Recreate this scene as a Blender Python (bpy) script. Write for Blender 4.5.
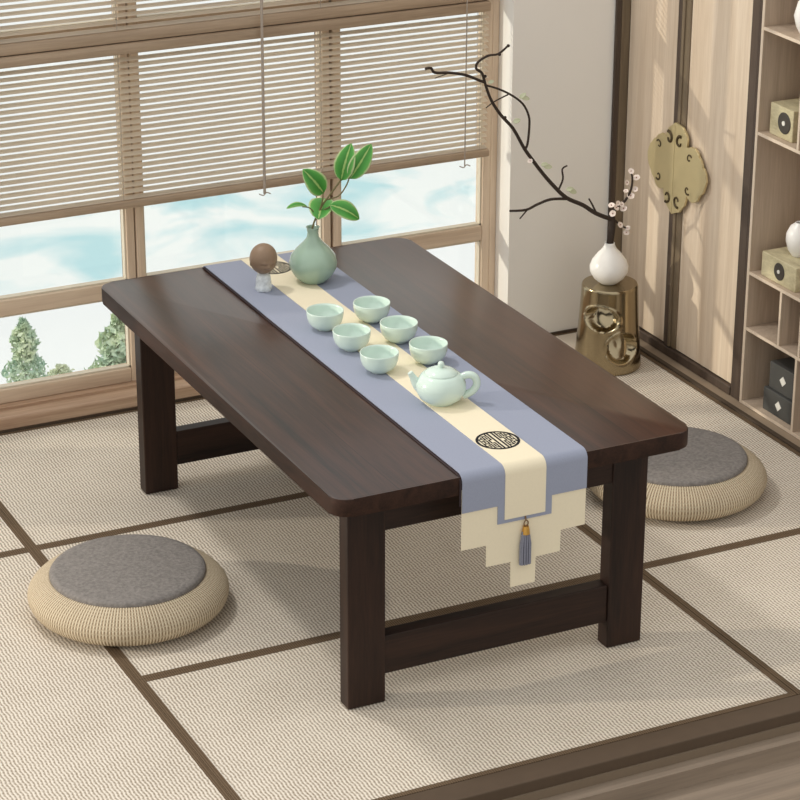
import bpy, bmesh, math, random
from mathutils import Vector, Matrix
random.seed(7)
for o in list(bpy.data.objects): bpy.data.objects.remove(o)
SC = bpy.context.scene
COL = SC.collection
PI = math.pi

def lin(c):
    c = c / 255.0
    return c / 12.92 if c <= .04045 else ((c + .055) / 1.055) ** 2.4
def S(r, g, b): return (lin(r), lin(g), lin(b), 1.0)

# ------------------------------------------------------------------ camera
F, YAW, PITCH, ROLL = 2521.0183, -0.456, -0.3968, 0.0034
d = Vector((-math.sin(YAW) * math.cos(PITCH), math.cos(YAW) * math.cos(PITCH), math.sin(PITCH)))
r0 = Vector((math.cos(YAW), math.sin(YAW), 0)); u0 = r0.cross(d)
rr = r0 * math.cos(ROLL) + u0 * math.sin(ROLL); uu = -r0 * math.sin(ROLL) + u0 * math.cos(ROLL)
cam = bpy.data.cameras.new('camera'); cam.sensor_width = 36; cam.lens = F * 36 / 800; cam.clip_end = 200
co = bpy.data.objects.new('camera', cam); COL.objects.link(co)
m = Matrix((rr, uu, -d)).transposed().to_4x4(); m.translation = Vector((-1.3961, -3.0579, 1.9644))
co.matrix_world = m
SC.camera = co

# ------------------------------------------------------------------ light
SC.view_settings.view_transform = 'Standard'; SC.view_settings.look = 'None'
SC.view_settings.exposure = 0.0; SC.view_settings.gamma = 1.0; SC.view_settings.use_curve_mapping = False
W = bpy.data.worlds.new('world'); SC.world = W; W.use_nodes = True
nt = W.node_tree; nt.nodes.clear()
out = nt.nodes.new('ShaderNodeOutputWorld'); bg = nt.nodes.new('ShaderNodeBackground')
tc = nt.nodes.new('ShaderNodeTexCoord'); dot = nt.nodes.new('ShaderNodeVectorMath'); dot.operation = 'DOT_PRODUCT'
dot.inputs[1].default_value = (-.30, .42, .75)
ramp = nt.nodes.new('ShaderNodeValToRGB'); mr = nt.nodes.new('ShaderNodeMapRange')
mr.inputs[1].default_value = -.9; mr.inputs[2].default_value = .9
ramp.color_ramp.elements[0].position = 0.1; ramp.color_ramp.elements[0].color = (.50, .47, .43, 1)
ramp.color_ramp.elements[1].position = .9; ramp.color_ramp.elements[1].color = (1.0, .985, .96, 1)
e = ramp.color_ramp.elements.new(.5); e.color = (.92, .90, .86, 1)
nt.links.new(tc.outputs['Generated'], dot.inputs[0]); nt.links.new(dot.outputs['Value'], mr.inputs[0])
nt.links.new(mr.outputs[0], ramp.inputs[0]); nt.links.new(ramp.outputs[0], bg.inputs[0]); nt.links.new(bg.outputs[0], out.inputs[0])
bg.inputs[1].default_value = 1.0

def aim(o, direction): o.rotation_euler = Vector(direction).to_track_quat('-Z', 'Y').to_euler()
sun = bpy.data.lights.new('sun', 'SUN'); sun.energy = 1.7; sun.angle = math.radians(.8); sun.color = (1, .90, .76)
so = bpy.data.objects.new('sun', sun); COL.objects.link(so); so.location = (-3, 4, 3); aim(so, (1, -.4, -.26))
al = bpy.data.lights.new('ceiling_light', 'AREA'); al.shape = 'DISK'; al.size = .28; al.energy = 28; al.color = (1, .97, .93)
ao = bpy.data.objects.new('ceiling_light', al); COL.objects.link(ao)
ao.location = (.3 - 1.0, .5 + .95, 3.1); aim(ao, (1.0, -.95, -3.1))

# ------------------------------------------------------------------ materials
def newmat(name):
    M = bpy.data.materials.new(name); M.use_nodes = True
    n = M.node_tree; return M, n, n.nodes['Principled BSDF']
def N(n, t, **k):
    x = n.nodes.new(t)
    for a, b in k.items(): setattr(x, a, b)
    return x
def simple(name, col, rough=.6, metal=0, var=.06, scale=60, bump=0.0, spec=.5, coat=0):
    M, n, b = newmat(name)
    tc = N(n, 'ShaderNodeTexCoord'); no = N(n, 'ShaderNodeTexNoise'); no.inputs['Scale'].default_value = scale; no.inputs['Detail'].default_value = 3
    mx = N(n, 'ShaderNodeMix', data_type='RGBA')
    mx.inputs[6].default_value = tuple(c * (1 - var) for c in col[:3]) + (1,); mx.inputs[7].default_value = tuple(min(1, c * (1 + var)) for c in col[:3]) + (1,)
    n.links.new(tc.outputs['Object'], no.inputs['Vector']); n.links.new(no.outputs['Fac'], mx.inputs[0]); n.links.new(mx.outputs[2], b.inputs['Base Color'])
    b.inputs['Roughness'].default_value = rough; b.inputs['Metallic'].default_value = metal; b.inputs['Specular IOR Level'].default_value = spec
    b.inputs['Coat Weight'].default_value = coat
    if bump:
        bp = N(n, 'ShaderNodeBump'); bp.inputs['Strength'].default_value = bump; bp.inputs['Distance'].default_value = .002
        n.links.new(no.outputs['Fac'], bp.inputs['Height']); n.links.new(bp.outputs[0], b.inputs['Normal'])
    return M
def wood(name, c1, c2, axis='Y', rough=.5, scale=14, stretch=.06, planks=0, seam=None, bump=.05, spec=.5):
    M, n, b = newmat(name)
    tc = N(n, 'ShaderNodeTexCoord'); mp = N(n, 'ShaderNodeMapping')
    sc = [1, 1, 1]; sc['XYZ'.index(axis)] = stretch; mp.inputs['Scale'].default_value = sc
    n.links.new(tc.outputs['Object'], mp.inputs['Vector'])
    no = N(n, 'ShaderNodeTexNoise'); no.inputs['Scale'].default_value = scale; no.inputs['Detail'].default_value = 6; no.inputs['Roughness'].default_value = .62; no.inputs['Distortion'].default_value = .6
    n2 = N(n, 'ShaderNodeTexNoise'); n2.inputs['Scale'].default_value = scale * 9; n2.inputs['Detail'].default_value = 3
    n.links.new(mp.outputs[0], no.inputs['Vector']); n.links.new(mp.outputs[0], n2.inputs['Vector'])
    ad = N(n, 'ShaderNodeMath', operation='MULTIPLY_ADD'); ad.inputs[1].default_value = .35
    n.links.new(n2.outputs['Fac'], ad.inputs[0]); n.links.new(no.outputs['Fac'], ad.inputs[2])
    fac = ad.outputs[0]
    if planks:
        sx = N(n, 'ShaderNodeSeparateXYZ'); n.links.new(tc.outputs['Object'], sx.inputs[0])
        dv = N(n, 'ShaderNodeMath', operation='DIVIDE'); dv.inputs[1].default_value = planks; n.links.new(sx.outputs[0], dv.inputs[0])
        fl = N(n, 'ShaderNodeMath', operation='FLOOR'); n.links.new(dv.outputs[0], fl.inputs[0])
        wn = N(n, 'ShaderNodeTexWhiteNoise', noise_dimensions='1D'); n.links.new(fl.outputs[0], wn.inputs['W'])
        a2 = N(n, 'ShaderNodeMath', operation='MULTIPLY_ADD'); a2.inputs[1].default_value = .22; n.links.new(wn.outputs['Value'], a2.inputs[0]); n.links.new(fac, a2.inputs[2]); fac = a2.outputs[0]
    if seam:
        fr = N(n, 'ShaderNodeMath', operation='FRACT'); n.links.new(dv.outputs[0], fr.inputs[0])
        lt = N(n, 'ShaderNodeMath', operation='LESS_THAN'); lt.inputs[1].default_value = seam; n.links.new(fr.outputs[0], lt.inputs[0])
        a3 = N(n, 'ShaderNodeMath', operation='MULTIPLY_ADD'); a3.inputs[1].default_value = -.3; n.links.new(lt.outputs[0], a3.inputs[0]); n.links.new(fac, a3.inputs[2]); fac = a3.outputs[0]
    rp = N(n, 'ShaderNodeValToRGB'); rp.color_ramp.elements[0].position = .45; rp.color_ramp.elements[1].position = .95 if planks else .85
    rp.color_ramp.elements[0].color = c1; rp.color_ramp.elements[1].color = c2
    n.links.new(fac, rp.inputs[0]); n.links.new(rp.outputs[0], b.inputs['Base Color'])
    b.inputs['Roughness'].default_value = rough; b.inputs['Specular IOR Level'].default_value = spec
    if bump:
        bp = N(n, 'ShaderNodeBump'); bp.inputs['Strength'].default_value = bump; bp.inputs['Distance'].default_value = .001
        n.links.new(ad.outputs[0], bp.inputs['Height']); n.links.new(bp.outputs[0], b.inputs['Normal'])
    return M
def weave(name, dark, light, kx, ky, rough=.85, radial=False, bump=.4, low=.08, contrast=(.25, .7), diag=0.0, dash=False):
    M, n, b = newmat(name)
    tc = N(n, 'ShaderNodeTexCoord'); sx = N(n, 'ShaderNodeSeparateXYZ'); n.links.new(tc.outputs['Object'], sx.inputs[0])
    def mth(op, a, bb=None, c=None):
        x = N(n, 'ShaderNodeMath', operation=op)
        for i, v in enumerate((a, bb, c)):
            if v is None: continue
            if isinstance(v, (int, float)): x.inputs[i].default_value = v
            else: n.links.new(v, x.inputs[i])
        return x.outputs[0]
    X, Y, Z = sx.outputs[0], sx.outputs[1], sx.outputs[2]
    if radial:
        ang = mth('ARCTAN2', Y, X); rad = mth('SQRT', mth('ADD', mth('MULTIPLY', X, X), mth('MULTIPLY', Y, Y)))
        a = mth('SINE', mth('MULTIPLY', ang, kx)); c = mth('SINE', mth('MULTIPLY', mth('SUBTRACT', rad, Z), ky))
        h = mth('ADD', mth('MULTIPLY', a, .30), mth('MULTIPLY', mth('MULTIPLY', a, c), .22)); h = mth('ADD', h, .5)
    else:
        u = mth('ADD', mth('MULTIPLY', X, kx), mth('MULTIPLY', Y, diag)); v = mth('MULTIPLY', Y, ky)
        h = mth('MULTIPLY', mth('SINE', u), mth('SINE', v))
        h = mth('ADD', mth('MULTIPLY', h, .20), mth('MULTIPLY', mth('SINE', u), .26)); h = mth('ADD', h, .5)
    if dash:
        uu_ = mth('ADD', mth('MULTIPLY', X, kx), mth('MULTIPLY', mth('SINE', mth('MULTIPLY', Y, ky)), .7))
        h = mth('ADD', mth('ADD', mth('MULTIPLY', mth('SINE', uu_), .30), mth('MULTIPLY', mth('MULTIPLY', mth('SINE', mth('MULTIPLY', uu_, .5)), mth('SINE', mth('MULTIPLY', Y, 2 * PI / .0085))), .13)), .5)
    no = N(n, 'ShaderNodeTexNoise'); no.inputs['Scale'].default_value = 9; no.inputs['Detail'].default_value = 2; n.links.new(tc.outputs['Object'], no.inputs['Vector'])
    n2 = N(n, 'ShaderNodeTexNoise'); n2.inputs['Scale'].default_value = 420
    mp2 = N(n, 'ShaderNodeMapping'); mp2.inputs['Scale'].default_value = (1, .3 if dash else 1, 1); n.links.new(tc.outputs['Object'], mp2.inputs[0]); n.links.new(mp2.outputs[0], n2.inputs['Vector'])
    h2 = mth('ADD', h, mth('MULTIPLY', mth('SUBTRACT', n2.outputs['Fac'], .5), .5)); h2 = mth('ADD', h2, mth('MULTIPLY', mth('SUBTRACT', no.outputs['Fac'], .5), low * 6))
    rp = N(n, 'ShaderNodeValToRGB'); rp.color_ramp.elements[0].position, rp.color_ramp.elements[1].position = contrast
    rp.color_ramp.elements[0].color = dark; rp.color_ramp.elements[1].color = light
    n.links.new(h2, rp.inputs[0]); n.links.new(rp.outputs[0], b.inputs['Base Color']); b.inputs['Roughness'].default_value = rough; b.inputs['Specular IOR Level'].default_value = .15
    bp = N(n, 'ShaderNodeBump'); bp.inputs['Strength'].default_value = bump; bp.inputs['Distance'].default_value = .0012
    n.links.new(h, bp.inputs['Height']); n.links.new(bp.outputs[0], b.inputs['Normal'])
    return M

M = {}
M['walnut_top'] = wood('walnut_top', S(20, 10, 6), S(72, 43, 29), 'Y', rough=.34, scale=34, stretch=.045, planks=.1034, spec=.5, seam=.012)
M['walnut_top'].node_tree.nodes['Principled BSDF'].inputs['Coat Weight'].default_value = .4
M['walnut_top'].node_tree.nodes['Principled BSDF'].inputs['Coat Roughness'].default_value = .2
M['walnut_v'] = wood('walnut_upright', S(24, 15, 11), S(54, 35, 26), 'Z', rough=.45, scale=34, stretch=.07, spec=.3)
M['walnut_h'] = wood('walnut_rail', S(24, 15, 11), S(54, 35, 26), 'X', rough=.45, scale=34, stretch=.07, spec=.3)
M['walnut_edge'] = wood('walnut_edge', S(28, 17, 12), S(60, 39, 29), 'Y', rough=.55, scale=34, stretch=.07, spec=.2)
M['win_h'] = wood('window_wood_horizontal', S(194, 170, 146), S(226, 206, 182), 'X', rough=.5, scale=30, stretch=.05)
M['win_v'] = wood('window_wood_vertical', S(196, 172, 148), S(228, 208, 184), 'Z', rough=.5, scale=30, stretch=.05)
M['win_dark'] = simple('window_groove', S(84, 62, 46), .7)
M['bead'] = simple('glazing_bead', S(215, 205, 185), .5)
M['sill'] = wood('sill_wood', S(166, 134, 110), S(214, 186, 158), 'X', rough=.5, scale=30, stretch=.04)
M['door'] = wood('door_oak', S(200, 179, 155), S(226, 209, 188), 'Z', rough=.55, scale=40, stretch=.04)
M['dframe'] = wood('door_frame', S(58, 46, 38), S(84, 69, 58), 'Z', rough=.5, scale=30, stretch=.06)
M['dframe_b'] = wood('door_frame_bronze', S(98, 84, 66), S(126, 110, 88), 'Z', rough=.45, scale=30, stretch=.06)
M['track'] = simple('floor_track', S(150, 132, 112), .5)
M['dstrip'] = simple('dark_strip', S(74, 60, 46), .7)
M['shelf'] = wood('shelf_oak', S(172, 152, 132), S(202, 183, 162), 'Z', rough=.6, scale=36, stretch=.05)
M['shelf_edge'] = simple('shelf_edge', S(226, 208, 186), .5)
M['wall'] = simple('wall_plaster', S(242, 239, 233), .9, var=.02, scale=8)
M['mat'] = weave('tatami_weave', S(146, 132, 114), S(234, 225, 211), 2 * PI / .0060, 2 * PI / .026, bump=.35, low=.03, contrast=(.08, .78), dash=True)
M['band'] = weave('tatami_edge', S(84, 68, 52), S(116, 98, 78), 2 * PI / .004, 2 * PI / .004, bump=.2, low=.02)
M['base'] = simple('floor_base', S(120, 104, 86), .9)
M['trimtop'] = simple('platform_edge_dark', S(82, 66, 50), .75, var=.12, scale=40)
M['step'] = wood('step_wood', S(118, 104, 90), S(148, 132, 115), 'X', rough=.6, scale=24, stretch=.05)
M['step_d'] = wood('step_wood_dark', S(96, 80, 64), S(126, 108, 88), 'X', rough=.6, scale=24, stretch=.05)
M['rattan'] = weave('rattan_weave', S(146, 127, 102), S(216, 202, 176), 190, 2 * PI / .009, radial=True, bump=.8, low=.03)
M['pad'] = simple('grey_fabric', S(132, 127, 123), .9, var=.5, scale=190, bump=.6, spec=.15)
M['celadon'] = simple('celadon_glaze', S(206, 225, 215), .16, var=.03, scale=20, coat=.3)
M['celadon_v'] = simple('celadon_vase_glaze', S(156, 181, 162), .2, var=.12, scale=26, coat=.3)
M['clay'] = simple('brown_clay', S(140, 116, 94), .5, var=.1, scale=120)
M['glaze'] = simple('crackled_white_glaze', S(212, 218, 222), .25, var=.4, scale=150)
M['white'] = simple('white_ceramic', S(244, 242, 238), .28, var=.01)
M['runner'] = simple('runner_blue_grey', S(150, 156, 174), .8, var=.05, scale=400, bump=.1, spec=.2)
M['cream'] = simple('runner_cream', S(234, 223, 196), .75, var=.03, scale=300, bump=.08, spec=.2)
M['runner_dark'] = simple('runner_underlayer', S(62, 52, 54), .8, spec=.2)
M['ink'] = simple('black_ink', S(24, 24, 28), .7, spec=.2)
M['tassel'] = simple('tassel_thread', S(130, 132, 146), .8, var=.25, scale=500)
M['gold'] = simple('gold_metal', S(206, 160, 84), .3, 1)
M['knot'] = simple('knot_cord', S(120, 92, 62), .7)
M['plate'] = simple('aged_brass', S(206, 192, 150), .4, .7, var=.05, scale=40)
M['scroll'] = simple('cutout_dark', S(74, 60, 34), .5, .4)  # shaded dark behind the plate's cutouts, painted as colour on raised curls
M['bronze'] = simple('polished_bronze', S(168, 154, 126), .17, 1, var=.04, scale=14)
M['slat'] = None
M['bark'] = simple('dark_bark', S(54, 42, 34), .8, var=.3, scale=200, bump=.3)
M['petal'] = simple('pale_petal', S(246, 232, 222), .6, var=.04, scale=300)
M['stamen'] = simple('flower_centre', S(150, 84, 70), .6)
M['paleleaf'] = simple('pale_green_petal', S(206, 210, 178), .6, var=.05)
M['stem'] = simple('leaf_stem', S(112, 104, 66), .6)
M['box'] = wood('carved_box', S(180, 168, 132), S(218, 208, 172), 'Y', rough=.6, scale=40, stretch=.4)
M['disc'] = simple('dark_disc', S(66, 60, 54), .6, var=.25, scale=300)
M['darkbox'] = simple('dark_grey_box', S(74, 74, 72), .6, var=.1, scale=80)
M['tag'] = simple('white_tag', S(238, 236, 228), .6)
M['cord'] = simple('blind_cord', S(172, 160, 148), .8)
def slatmat():
    Mx, n, b = newmat('blind_slat'); b.inputs['Base Color'].default_value = S(190, 172, 148); b.inputs['Roughness'].default_value = .6
    no = N(n, 'ShaderNodeTexNoise'); no.inputs['Scale'].default_value = 30; tcx = N(n, 'ShaderNodeTexCoord'); mp = N(n, 'ShaderNodeMapping'); mp.inputs['Scale'].default_value = (.1, 1, 1)
    n.links.new(tcx.outputs['Object'], mp.inputs[0]); n.links.new(mp.outputs[0], no.inputs['Vector'])
    rp = N(n, 'ShaderNodeValToRGB'); rp.color_ramp.elements[0].color = S(224, 214, 199); rp.color_ramp.elements[1].color = S(241, 233, 220)
    n.links.new(no.outputs['Fac'], rp.inputs[0]); n.links.new(rp.outputs[0], b.inputs['Base Color'])
    t = N(n, 'ShaderNodeBsdfTranslucent'); n.links.new(rp.outputs[0], t.inputs['Color']); mx = N(n, 'ShaderNodeMixShader'); mx.inputs[0].default_value = .55
    n.links.new(b.outputs[0], mx.inputs[1]); n.links.new(t.outputs[0], mx.inputs[2]); n.links.new(mx.outputs[0], n.nodes['Material Output'].inputs[0])
    return Mx
M['slat'] = slatmat()
M['rail'] = wood('blind_rail', S(150, 129, 107), S(184, 162, 138), 'X', rough=.45, scale=30, stretch=.05)
def glassmat():
    Mx, n, b = newmat('window_glass'); n.nodes.remove(b)
    tr = N(n, 'ShaderNodeBsdfTransparent'); tr.inputs[0].default_value = (.97, .99, .99, 1); gl = N(n, 'ShaderNodeBsdfGlossy'); gl.inputs['Roughness'].default_value = .02
    mx = N(n, 'ShaderNodeMixShader'); mx.inputs[0].default_value = .05
    n.links.new(tr.outputs[0], mx.inputs[1]); n.links.new(gl.outputs[0], mx.inputs[2]); n.links.new(mx.outputs[0], n.nodes['Material Output'].inputs[0]); return Mx
M['glass'] = glassmat()
def lakemat():
    Mx, n, b = newmat('pale_water'); tcx = N(n, 'ShaderNodeTexCoord'); no = N(n, 'ShaderNodeTexNoise'); no.inputs['Scale'].default_value = 1.9; no.inputs['Detail'].default_value = 4; no.inputs['Distortion'].default_value = .8
    n.links.new(tcx.outputs['Object'], no.inputs['Vector']); rp = N(n, 'ShaderNodeValToRGB')
    rp.color_ramp.elements[0].position = .34; rp.color_ramp.elements[0].color = S(192, 229, 236); rp.color_ramp.elements[1].position = .54; rp.color_ramp.elements[1].color = S(248, 252, 252)
    n.links.new(no.outputs['Fac'], rp.inputs[0]); n.links.new(rp.outputs[0], b.inputs['Base Color']); b.inputs['Roughness'].default_value = .6; b.inputs['Specular IOR Level'].default_value = .1; return Mx
M['lake'] = lakemat()
M['snow'] = simple('pale_shore', S(246, 249, 251), .8, var=.015, scale=3)
def foliage(name, a, c):
    Mx, n, b = newmat(name); tcx = N(n, 'ShaderNodeTexCoord'); no = N(n, 'ShaderNodeTexNoise'); no.inputs['Scale'].default_value = 14
    n.links.new(tcx.outputs['Object'], no.inputs['Vector']); rp = N(n, 'ShaderNodeValToRGB'); rp.color_ramp.elements[0].position = .35; rp.color_ramp.elements[1].position = .65
    rp.color_ramp.elements[0].color = a; rp.color_ramp.elements[1].color = c; n.links.new(no.outputs['Fac'], rp.inputs[0]); n.links.new(rp.outputs[0], b.inputs['Base Color']); b.inputs['Roughness'].default_value = .8; return Mx
M['cypress'] = foliage('cypress_foliage', S(158, 190, 172), S(220, 230, 198))  # distance haze painted into the greens, which are paled for it
M['shrubf'] = foliage('shrub_foliage', S(190, 204, 180), S(226, 230, 204))
def leafmat():
    Mx, n, b = newmat('variegated_leaf'); uv = N(n, 'ShaderNodeUVMap'); sx = N(n, 'ShaderNodeSeparateXYZ'); n.links.new(uv.outputs[0], sx.inputs[0])
    ab = N(n, 'ShaderNodeMath', operation='ABSOLUTE'); sb = N(n, 'ShaderNodeMath', operation='SUBTRACT'); sb.inputs[1].default_value = .5; n.links.new(sx.outputs[0], sb.inputs[0]); n.links.new(sb.outputs[0], ab.inputs[0])
    no = N(n, 'ShaderNodeTexNoise'); no.inputs['Scale'].default_value = 9; n.links.new(uv.outputs[0], no.inputs['Vector'])
    ad = N(n, 'ShaderNodeMath', operation='MULTIPLY_ADD'); ad.inputs[1].default_value = .1; n.links.new(no.outputs['Fac'], ad.inputs[0]); n.links.new(ab.outputs[0], ad.inputs[2])
    rp = N(n, 'ShaderNodeValToRGB'); E_ = rp.color_ramp.elements
    E_[0].position = .05; E_[0].color = S(170, 205, 120); E_[1].position = .56; E_[1].color = S(214, 230, 176)
    for p, c in ((.085, S(170, 205, 120)), (.11, S(70, 146, 58)), (.3, S(86, 170, 74)), (.45, S(112, 188, 92)), (.5, S(206, 226, 164))):
        x = E_.new(p); x.color = c
    n.links.new(ad.outputs[0], rp.inputs[0]); n.links.new(rp.outputs[0], b.inputs['Base Color']); b.inputs['Roughness'].default_value = .35
    t = N(n, 'ShaderNodeBsdfTranslucent'); n.links.new(rp.outputs[0], t.inputs['Color']); mx = N(n, 'ShaderNodeMixShader'); mx.inputs[0].default_value = .25
    n.links.new(b.outputs[0], mx.inputs[1]); n.links.new(t.outputs[0], mx.inputs[2]); n.links.new(mx.outputs[0], n.nodes['Material Output'].inputs[0]); return Mx
M['leaf'] = leafmat()

# ------------------------------------------------------------------ mesh helpers
WL = {}     # world location of each object with children
def box(bm, x0, x1, y0, y1, z0, z1, bev=0.0, seg=2):
    vs = [bm.verts.new((x, y, z)) for z in (z0, z1) for y in (y0, y1) for x in (x0, x1)]
    fs = [bm.faces.new([vs[i] for i in q]) for q in ((0, 2, 3, 1), (4, 5, 7, 6), (0, 1, 5, 4), (2, 6, 7, 3), (0, 4, 6, 2), (1, 3, 7, 5))]
    if bev:
        es = list({e for f in fs for e in f.edges})
        bmesh.ops.bevel(bm, geom=es, offset=bev, segments=seg, profile=.5, affect='EDGES')
    return bm
def B(*a, **k):
    bm = bmesh.new(); box(bm, *a, **k); return bm
def prism(bm, pts, axis, a, b, bev=0.0):
    """outline pts (2D) extruded along axis from a to b; (u,v) are the other two axes in xyz order"""
    def P(p, t):
        if axis == 'x': return (t, p[0], p[1])
        if axis == 'y': return (p[0], t, p[1])
        return (p[0], p[1], t)
    lo = [bm.verts.new(P(p, a)) for p in pts]; hi = [bm.verts.new(P(p, b)) for p in pts]
    n = len(pts); fs = [bm.faces.new(lo[::-1]), bm.faces.new(hi)]
    for i in range(n): fs.append(bm.faces.new((lo[i], lo[(i + 1) % n], hi[(i + 1) % n], hi[i])))
    if bev:
        es = [e for e in fs[0].edges] + [e for e in fs[1].edges]
        bmesh.ops.bevel(bm, geom=es, offset=bev, segments=2, profile=.5, affect='EDGES')
    bmesh.ops.recalc_face_normals(bm, faces=bm.faces)
    return bm
def lathe(bm, prof, c=(0, 0, 0), seg=48, axis=None):
    rings = []
    q = Vector((0, 0, 1)).rotation_difference(Vector(axis)) if axis else None
    for r, z in prof:
        ring = []
        if r < 1e-6:
            p = Vector((0, 0, z)); p = q @ p if q else p; ring = [bm.verts.new(p + Vector(c))]
        else:
            for k in range(seg):
                t = 2 * PI * k / seg; p = Vector((r * math.cos(t), r * math.sin(t), z)); p = q @ p if q else p
                ring.append(bm.verts.new(p + Vector(c)))
        rings.append(ring)
    for A, C in zip(rings, rings[1:]):
        for k in range(seg):
            k2 = (k + 1) % seg
            if len(A) == 1 and len(C) == 1: continue
            if len(A) == 1: bm.faces.new((A[0], C[k2], C[k]))
            elif len(C) == 1: bm.faces.new((A[k], A[k2], C[0]))
            else: bm.faces.new((A[k], A[k2], C[k2], C[k]))
    bmesh.ops.recalc_face_normals(bm, faces=bm.faces)
    return bm
def tube(bm, pts, radii, seg=8, cap=True):
    pts = [Vector(p) for p in pts]; n = len(pts)
    if isinstance(radii, (int, float)): radii = [radii] * n
    rings = []; prev = None
    for i, p in enumerate(pts):
        t = (pts[min(i + 1, n - 1)] - pts[max(i - 1, 0)]).normalized()
        if prev is None:
            a = t.orthogonal().normalized()
        else:
            a = (prev - t * prev.dot(t)).normalized()
        prev = a; b = t.cross(a)
        rings.append([bm.verts.new(p + (a * math.cos(2 * PI * k / seg) + b * math.sin(2 * PI * k / seg)) * radii[i]) for k in range(seg)])
    for A, C in zip(rings, rings[1:]):
        for k in range(seg): bm.faces.new((A[k], A[(k + 1) % seg], C[(k + 1) % seg], C[k]))
    if cap: bm.faces.new(rings[0][::-1]); bm.faces.new(rings[-1])
    return bm
def smooth_path(pts, n=4):
    P = [Vector(p) for p in pts]; o = []
    for i in range(len(P) - 1):
        a, b, c, e = P[max(i - 1, 0)], P[i], P[i + 1], P[min(i + 2, len(P) - 1)]
        for k in range(n):
            t = k / n; o.append(.5 * ((2 * b) + (c - a) * t + (2 * a - 5 * b + 4 * c - e) * t * t + (3 * b - a - 3 * c + e) * t ** 3))
    o.append(P[-1]); return o
def smooth(o, angle=None):
    for p in o.data.polygons: p.use_smooth = True
    if angle is not None:
        md = o.modifiers.new('split', 'EDGE_SPLIT'); md.split_angle = math.radians(angle)
def obj(name, bm, mat, parent=None, loc=(0, 0, 0), sm=None):
    me = bpy.data.meshes.new(name); 
    base = Vector(WL[parent.name]) if parent is not None else Vector(loc)
    for v in bm.verts: v.co -= base
    bm.normal_update(); bm.to_mesh(me); bm.free(); me.materials.append(mat)
    o = bpy.data.objects.new(name, me); COL.objects.link(o)
    if parent is not None: o.parent = parent; WL[o.name] = base
    else: o.location = loc; WL[o.name] = Vector(loc)
    if sm is not None: smooth(o, sm if sm else None)
    return o
def tag(o, label, cat, group=None):
    o['label'] = label; o['category'] = cat
    if group: o['group'] = group
    return o
def thing(name, label, cat, loc, group=None):
    o = bpy.data.objects.new(name, None); o.empty_display_size = .02; COL.objects.link(o); o.location = loc; WL[o.name] = Vector(loc)
    return tag(o, label, cat, group)
def struct(name, bm, mat, loc=(0, 0, 0)):
    o = obj(name, bm, mat, None, loc); o['kind'] = 'structure'; return o

# ------------------------------------------------------------------ setting: floor, walls
HT = 1.5                                   # height built above the floor
WY = 1.336                                 # room face of the window wall
XW = 1.275                                 # front of the cabinets
FB = -.2015                                # front end of the mats
struct('floor', B(-1.25, 1.5, FB - .05, 1.5, -.16, -.018), M['base'])
bm = B(-1.25, 1.6, FB - .046, FB - .001, -.032, .0015, bev=.002)
t = struct('trim_1', bm, M['trimtop'])
bm = B(-1.25, 1.6, FB - .30, FB - .05, -.16, -.062, bev=.003); struct('trim_2', bm, M['step'])
bm = B(-1.25, 1.6, FB - .075, FB - .05, -.062, -.032); struct('trim_3', bm, M['step'])
bm = B(-1.25, 1.6, FB - .7, FB - .30, -.35, -.19, bev=.003); struct('trim_4', bm, M['step_d'])
WX = 1.012                                 # right end of the window recess
bm = B(WX, 1.32, WY, 1.47, -.018, HT); struct('wall_back', bm, M['wall'], (1.15, 1.4, 0))
bm = B(-1.25, -.66, WY, 1.47, -.018, HT); struct('wall_left', bm, M['wall'], (-.9, 1.4, 0))
bm = B(1.47, 1.53, -.2, 1.47, -.018, HT); struct('wall_right', bm, M['wall'], (1.5, .6, 0))
bm = B(WX, 1.2495, WY - .004, WY - .0005, 0.0005, .006); struct('baseboard_back', bm, M['dstrip'])

# mats
cells = [(-1.25, -.2154, FB, .8205, 'pale woven tatami mat under the round seat cushion at the left'),
         (-1.25, -.2154, .8205, WY, 'pale woven tatami mat at the far left corner below the window'),
         (-.2154, .7057, FB, .2935, 'pale woven tatami mat under the front legs of the table, along the platform edge'),
         (-.2154, .7057, .2935, .8205, 'pale woven tatami mat under the middle of the table'),
         (-.2154, .7057, .8205, WY, 'pale woven tatami mat under the rear legs of the table, along the window'),
         (.7057, XW - .03, FB, .2935, 'pale woven tatami mat at the right front corner of the platform'),
         (.7057, XW - .03, .2935, WY, 'pale woven tatami mat beside the wardrobe, under the bronze stool')]
e_ = .0105
for x0, x1, y0, y1, lb in cells:
    t = thing('tatami_mat', lb, 'tatami mat', ((x0 + x1) / 2, (y0 + y1) / 2, -.017), 'tatami mats on the platform')
    g = .0004
    obj('woven_surface', B(x0 + e_, x1 - e_, y0 + e_, y1 - e_, -.017, 0), M['mat'], t)
    bm = bmesh.new()
    box(bm, x0 + g, x0 + e_, y0 + g, y1 - g, -.017, .0008); box(bm, x1 - e_, x1 - g, y0 + g, y1 - g, -.017, .0008)
    box(bm, x0 + e_, x1 - e_, y0 + g, y0 + e_, -.017, .0008); box(bm, x0 + e_, x1 - e_, y1 - e_, y1 - g, -.017, .0008)
    o = obj('edge_band', bm, M['band'], t); o['label'] = 'dark brown cloth edge band'

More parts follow.
